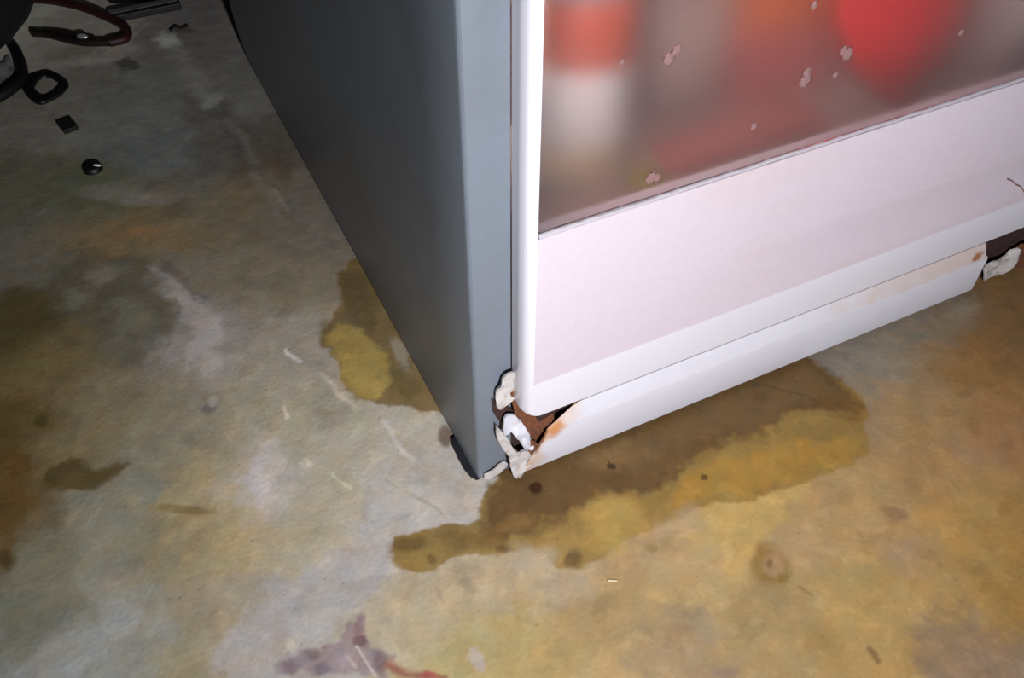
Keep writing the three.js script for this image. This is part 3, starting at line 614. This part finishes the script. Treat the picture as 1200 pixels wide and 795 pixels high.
//CLUTTER
// dim clutter on the floor beyond the fridge
{
  const fabric = std({ color: 0x0a0a0c, roughness: 0.85 });
  const b = thing('tool_bag', 'black bag slumped on the floor with a black strap hoop trailing from it', 'bag', [-0.342, 0, -0.945]);
  const g = lump(0.145, 0.075, 0.15, 0.2, 2, 1.6, 5); const p = g.attributes.position;
  for (let i = 0; i < p.count; i++) { p.setY(i, Math.max(0.0005, p.getY(i) + 0.062)); } g.computeVertexNormals();
  mesh('bag_body', g, fabric, b);
  const L = (pts, y) => pts.map(([x, z, dy]) => [x + 0.342, (dy || y), z + 0.945]);
  mesh('strap', tube(L([[-0.34, -0.715], [-0.305, -0.739], [-0.289, -0.747], [-0.274, -0.759], [-0.262, -0.775], [-0.258, -0.80], [-0.259, -0.835], [-0.262, -0.86]], 0.0072), 0.0068, 60, 10), std({ color: 0x08080a, roughness: 0.6 }), b);
  const round = (l, n) => new THREE.SplineCurve([...l, l[0]].map(([x, z]) => new THREE.Vector2(x + 0.342, -(z + 0.945)))).getSpacedPoints(n);
  const s = new THREE.Shape(round([[-0.264, -0.776], [-0.252, -0.783], [-0.242, -0.786], [-0.231, -0.786], [-0.221, -0.772], [-0.212, -0.748], [-0.220, -0.731], [-0.231, -0.722], [-0.248, -0.717], [-0.259, -0.740]], 48));
  s.holes.push(new THREE.Path(round([[-0.251, -0.757], [-0.243, -0.774], [-0.232, -0.776], [-0.2205, -0.750], [-0.231, -0.733], [-0.243, -0.730]], 30)));
  const e = new THREE.ExtrudeGeometry(s, { depth: 0.002, bevelEnabled: true, bevelThickness: 0.001, bevelSize: 0.001, bevelSegments: 2 }); e.rotateX(-Math.PI / 2); e.translate(0, 0.002, 0);
  mesh('strap_ring', e, std({ color: 0x09090b, roughness: 0.5 }), b);
}
{
  const r = flake([[-0.303, 0.837], [-0.278, 0.838], [-0.270, 0.849], [-0.268, 0.80], [-0.279, 0.775], [-0.304, 0.775]].map(([x, y]) => [x + 0.285, y - 0.81]), 0.0015, 0.003, 21, 60); r.rotateX(-Math.PI / 2);
  const o = mesh('rag', r, std({ color: 0x8f8a88, roughness: 0.9 })); o.position.set(-0.285, 0.0025, -0.81);
  o.userData = { label: 'scrap of pale grey cloth on the floor inside the black strap hoop', category: 'cloth' };
}
{
  const t = thing('red_strap', 'dark red strap folded into a long loop with a small shiny buckle on the floor', 'strap', [-0.2, 0, -0.9]);
  const red = std({ color: 0x30090b, roughness: 0.6 }), L = (pts) => pts.map(([x, z, y]) => [x + 0.2, y || 0.006, z + 0.9]);
  mesh('webbing', tube(L([[-0.232, -0.984, 0.009], [-0.205, -0.965, 0.010], [-0.171, -0.930, 0.010], [-0.147, -0.896, 0.008], [-0.130, -0.868], [-0.1235, -0.842], [-0.130, -0.822], [-0.150, -0.820]]), 0.0058, 70, 10), red, t);
  mesh('webbing', tube(L([[-0.150, -0.820], [-0.180, -0.835], [-0.203, -0.858], [-0.221, -0.879], [-0.236, -0.889]]), 0.0046, 50, 10), std({ color: 0x1c0c0a, roughness: 0.6 }), t);
  mesh('webbing', tube(L([[-0.165, -0.838], [-0.180, -0.852], [-0.200, -0.872], [-0.221, -0.887]]), 0.003, 40, 8), std({ color: 0x1c0c0a, roughness: 0.6 }), t);
  const k = lump(0.008, 0.003, 0.0045, 0.08, 4, 1.5, 3); k.rotateY(-0.7); k.translate(0.0215, 0.0105, 0.057);
  mesh('buckle', k, std({ color: 0xd8d8d8, roughness: 0.25, metalness: 0.6 }), t);
}
{
  const t = thing('metal_bar', 'short dark flat metal bar lying on the floor beyond the red strap', 'bar', [-0.092, 0.0005, -0.888], -0.02);
  mesh('bar_body', box(-0.047, 0.047, 0, 0.010, -0.010, 0.010, 0.002), std({ color: 0x1c1b1a, roughness: 0.6 }), t);
  mesh('worn_face', box(-0.045, 0.044, 0.0098, 0.0106, -0.0095, 0.002, 0.0003), std({ color: 0x6c6460, roughness: 0.55 }), t);
}
{
  const t = thing('toolbox', 'low black case at the back of the floor, beyond the strap and bar', 'case', [-0.07, 0, -0.978], -0.2);
  mesh('case_body', box(-0.055, 0.06, 0.0, 0.07, -0.06, 0.06, 0.01), std({ color: 0x0b0a0c, roughness: 0.6 }), t);
  mesh('case_lid', box(-0.057, 0.062, 0.0705, 0.085, -0.062, 0.062, 0.005), std({ color: 0x0d0c0e, roughness: 0.55 }), t);
  mesh('latch', box(-0.01, 0.02, 0.055, 0.08, 0.0615, 0.066, 0.0015), std({ color: 0x35343a, roughness: 0.4 }), t);
}
{
  const t = mesh('plastic_chip', new RoundedBoxGeometry(0.017, 0.006, 0.023, 2, 0.0012), std({ color: 0x0c0b08, roughness: 0.7 }));
  t.position.set(-0.2245, 0.0031, -0.654); t.rotation.y = 0.78 - 0.55; t.userData = { label: 'small square black chip lying flat on the dim concrete', category: 'chip' };
  const o = thing('bottle_cap', 'small round black cap with a bright glint, lying on the concrete', 'cap', [-0.2115, 0.0003, -0.559]);
  const prof = [[0, 0.006], [0.0072, 0.006], [0.0095, 0.0045], [0.0105, 0.0], [0.0098, 0.0], [0.0085, 0.004], [0.006, 0.0048], [0, 0.0048]].map((p) => new THREE.Vector2(...p));
  mesh('cap_body', new THREE.LatheGeometry(prof.reverse(), 28), std({ color: 0x0a0908, roughness: 0.5, side: THREE.DoubleSide }), o);
  const s = lump(0.0045, 0.0014, 0.0016, 0.1, 6, 2, 2); s.rotateY(-0.55); s.translate(0.0055, 0.0062, 0.0036);
  mesh('worn_edge', s, std({ color: 0xe8e4e0, roughness: 0.3 }), o);
  const d = mesh('twig', tube([[-0.012, 0.002, 0.004], [-0.004, 0.003, -0.001], [0.003, 0.002, 0.004], [0.012, 0.002, 0.001]], 0.0016, 16, 6), std({ color: 0x1a1410, roughness: 0.9 }));
  d.position.set(-0.06, 0.0005, -0.828); d.userData = { label: 'tiny dark twig on the floor by the metal bar', category: 'twig' };
  const c = mesh('paint_chip', flake([[-0.0032, -0.0006], [0.003, -0.0007], [0.0035, 0.0005], [-0.0025, 0.0006]], 0.0006, 0.0006, 3, 300).rotateX(-Math.PI / 2), std({ color: 0xcdb88c, roughness: 0.5 }));
  c.position.set(0.052, 0.0008, 0.121); c.rotation.y = -0.55; c.userData = { label: 'tiny pale paint chip on the tan concrete below the wet stain', category: 'chip' };
}

renderer.render(scene, camera);
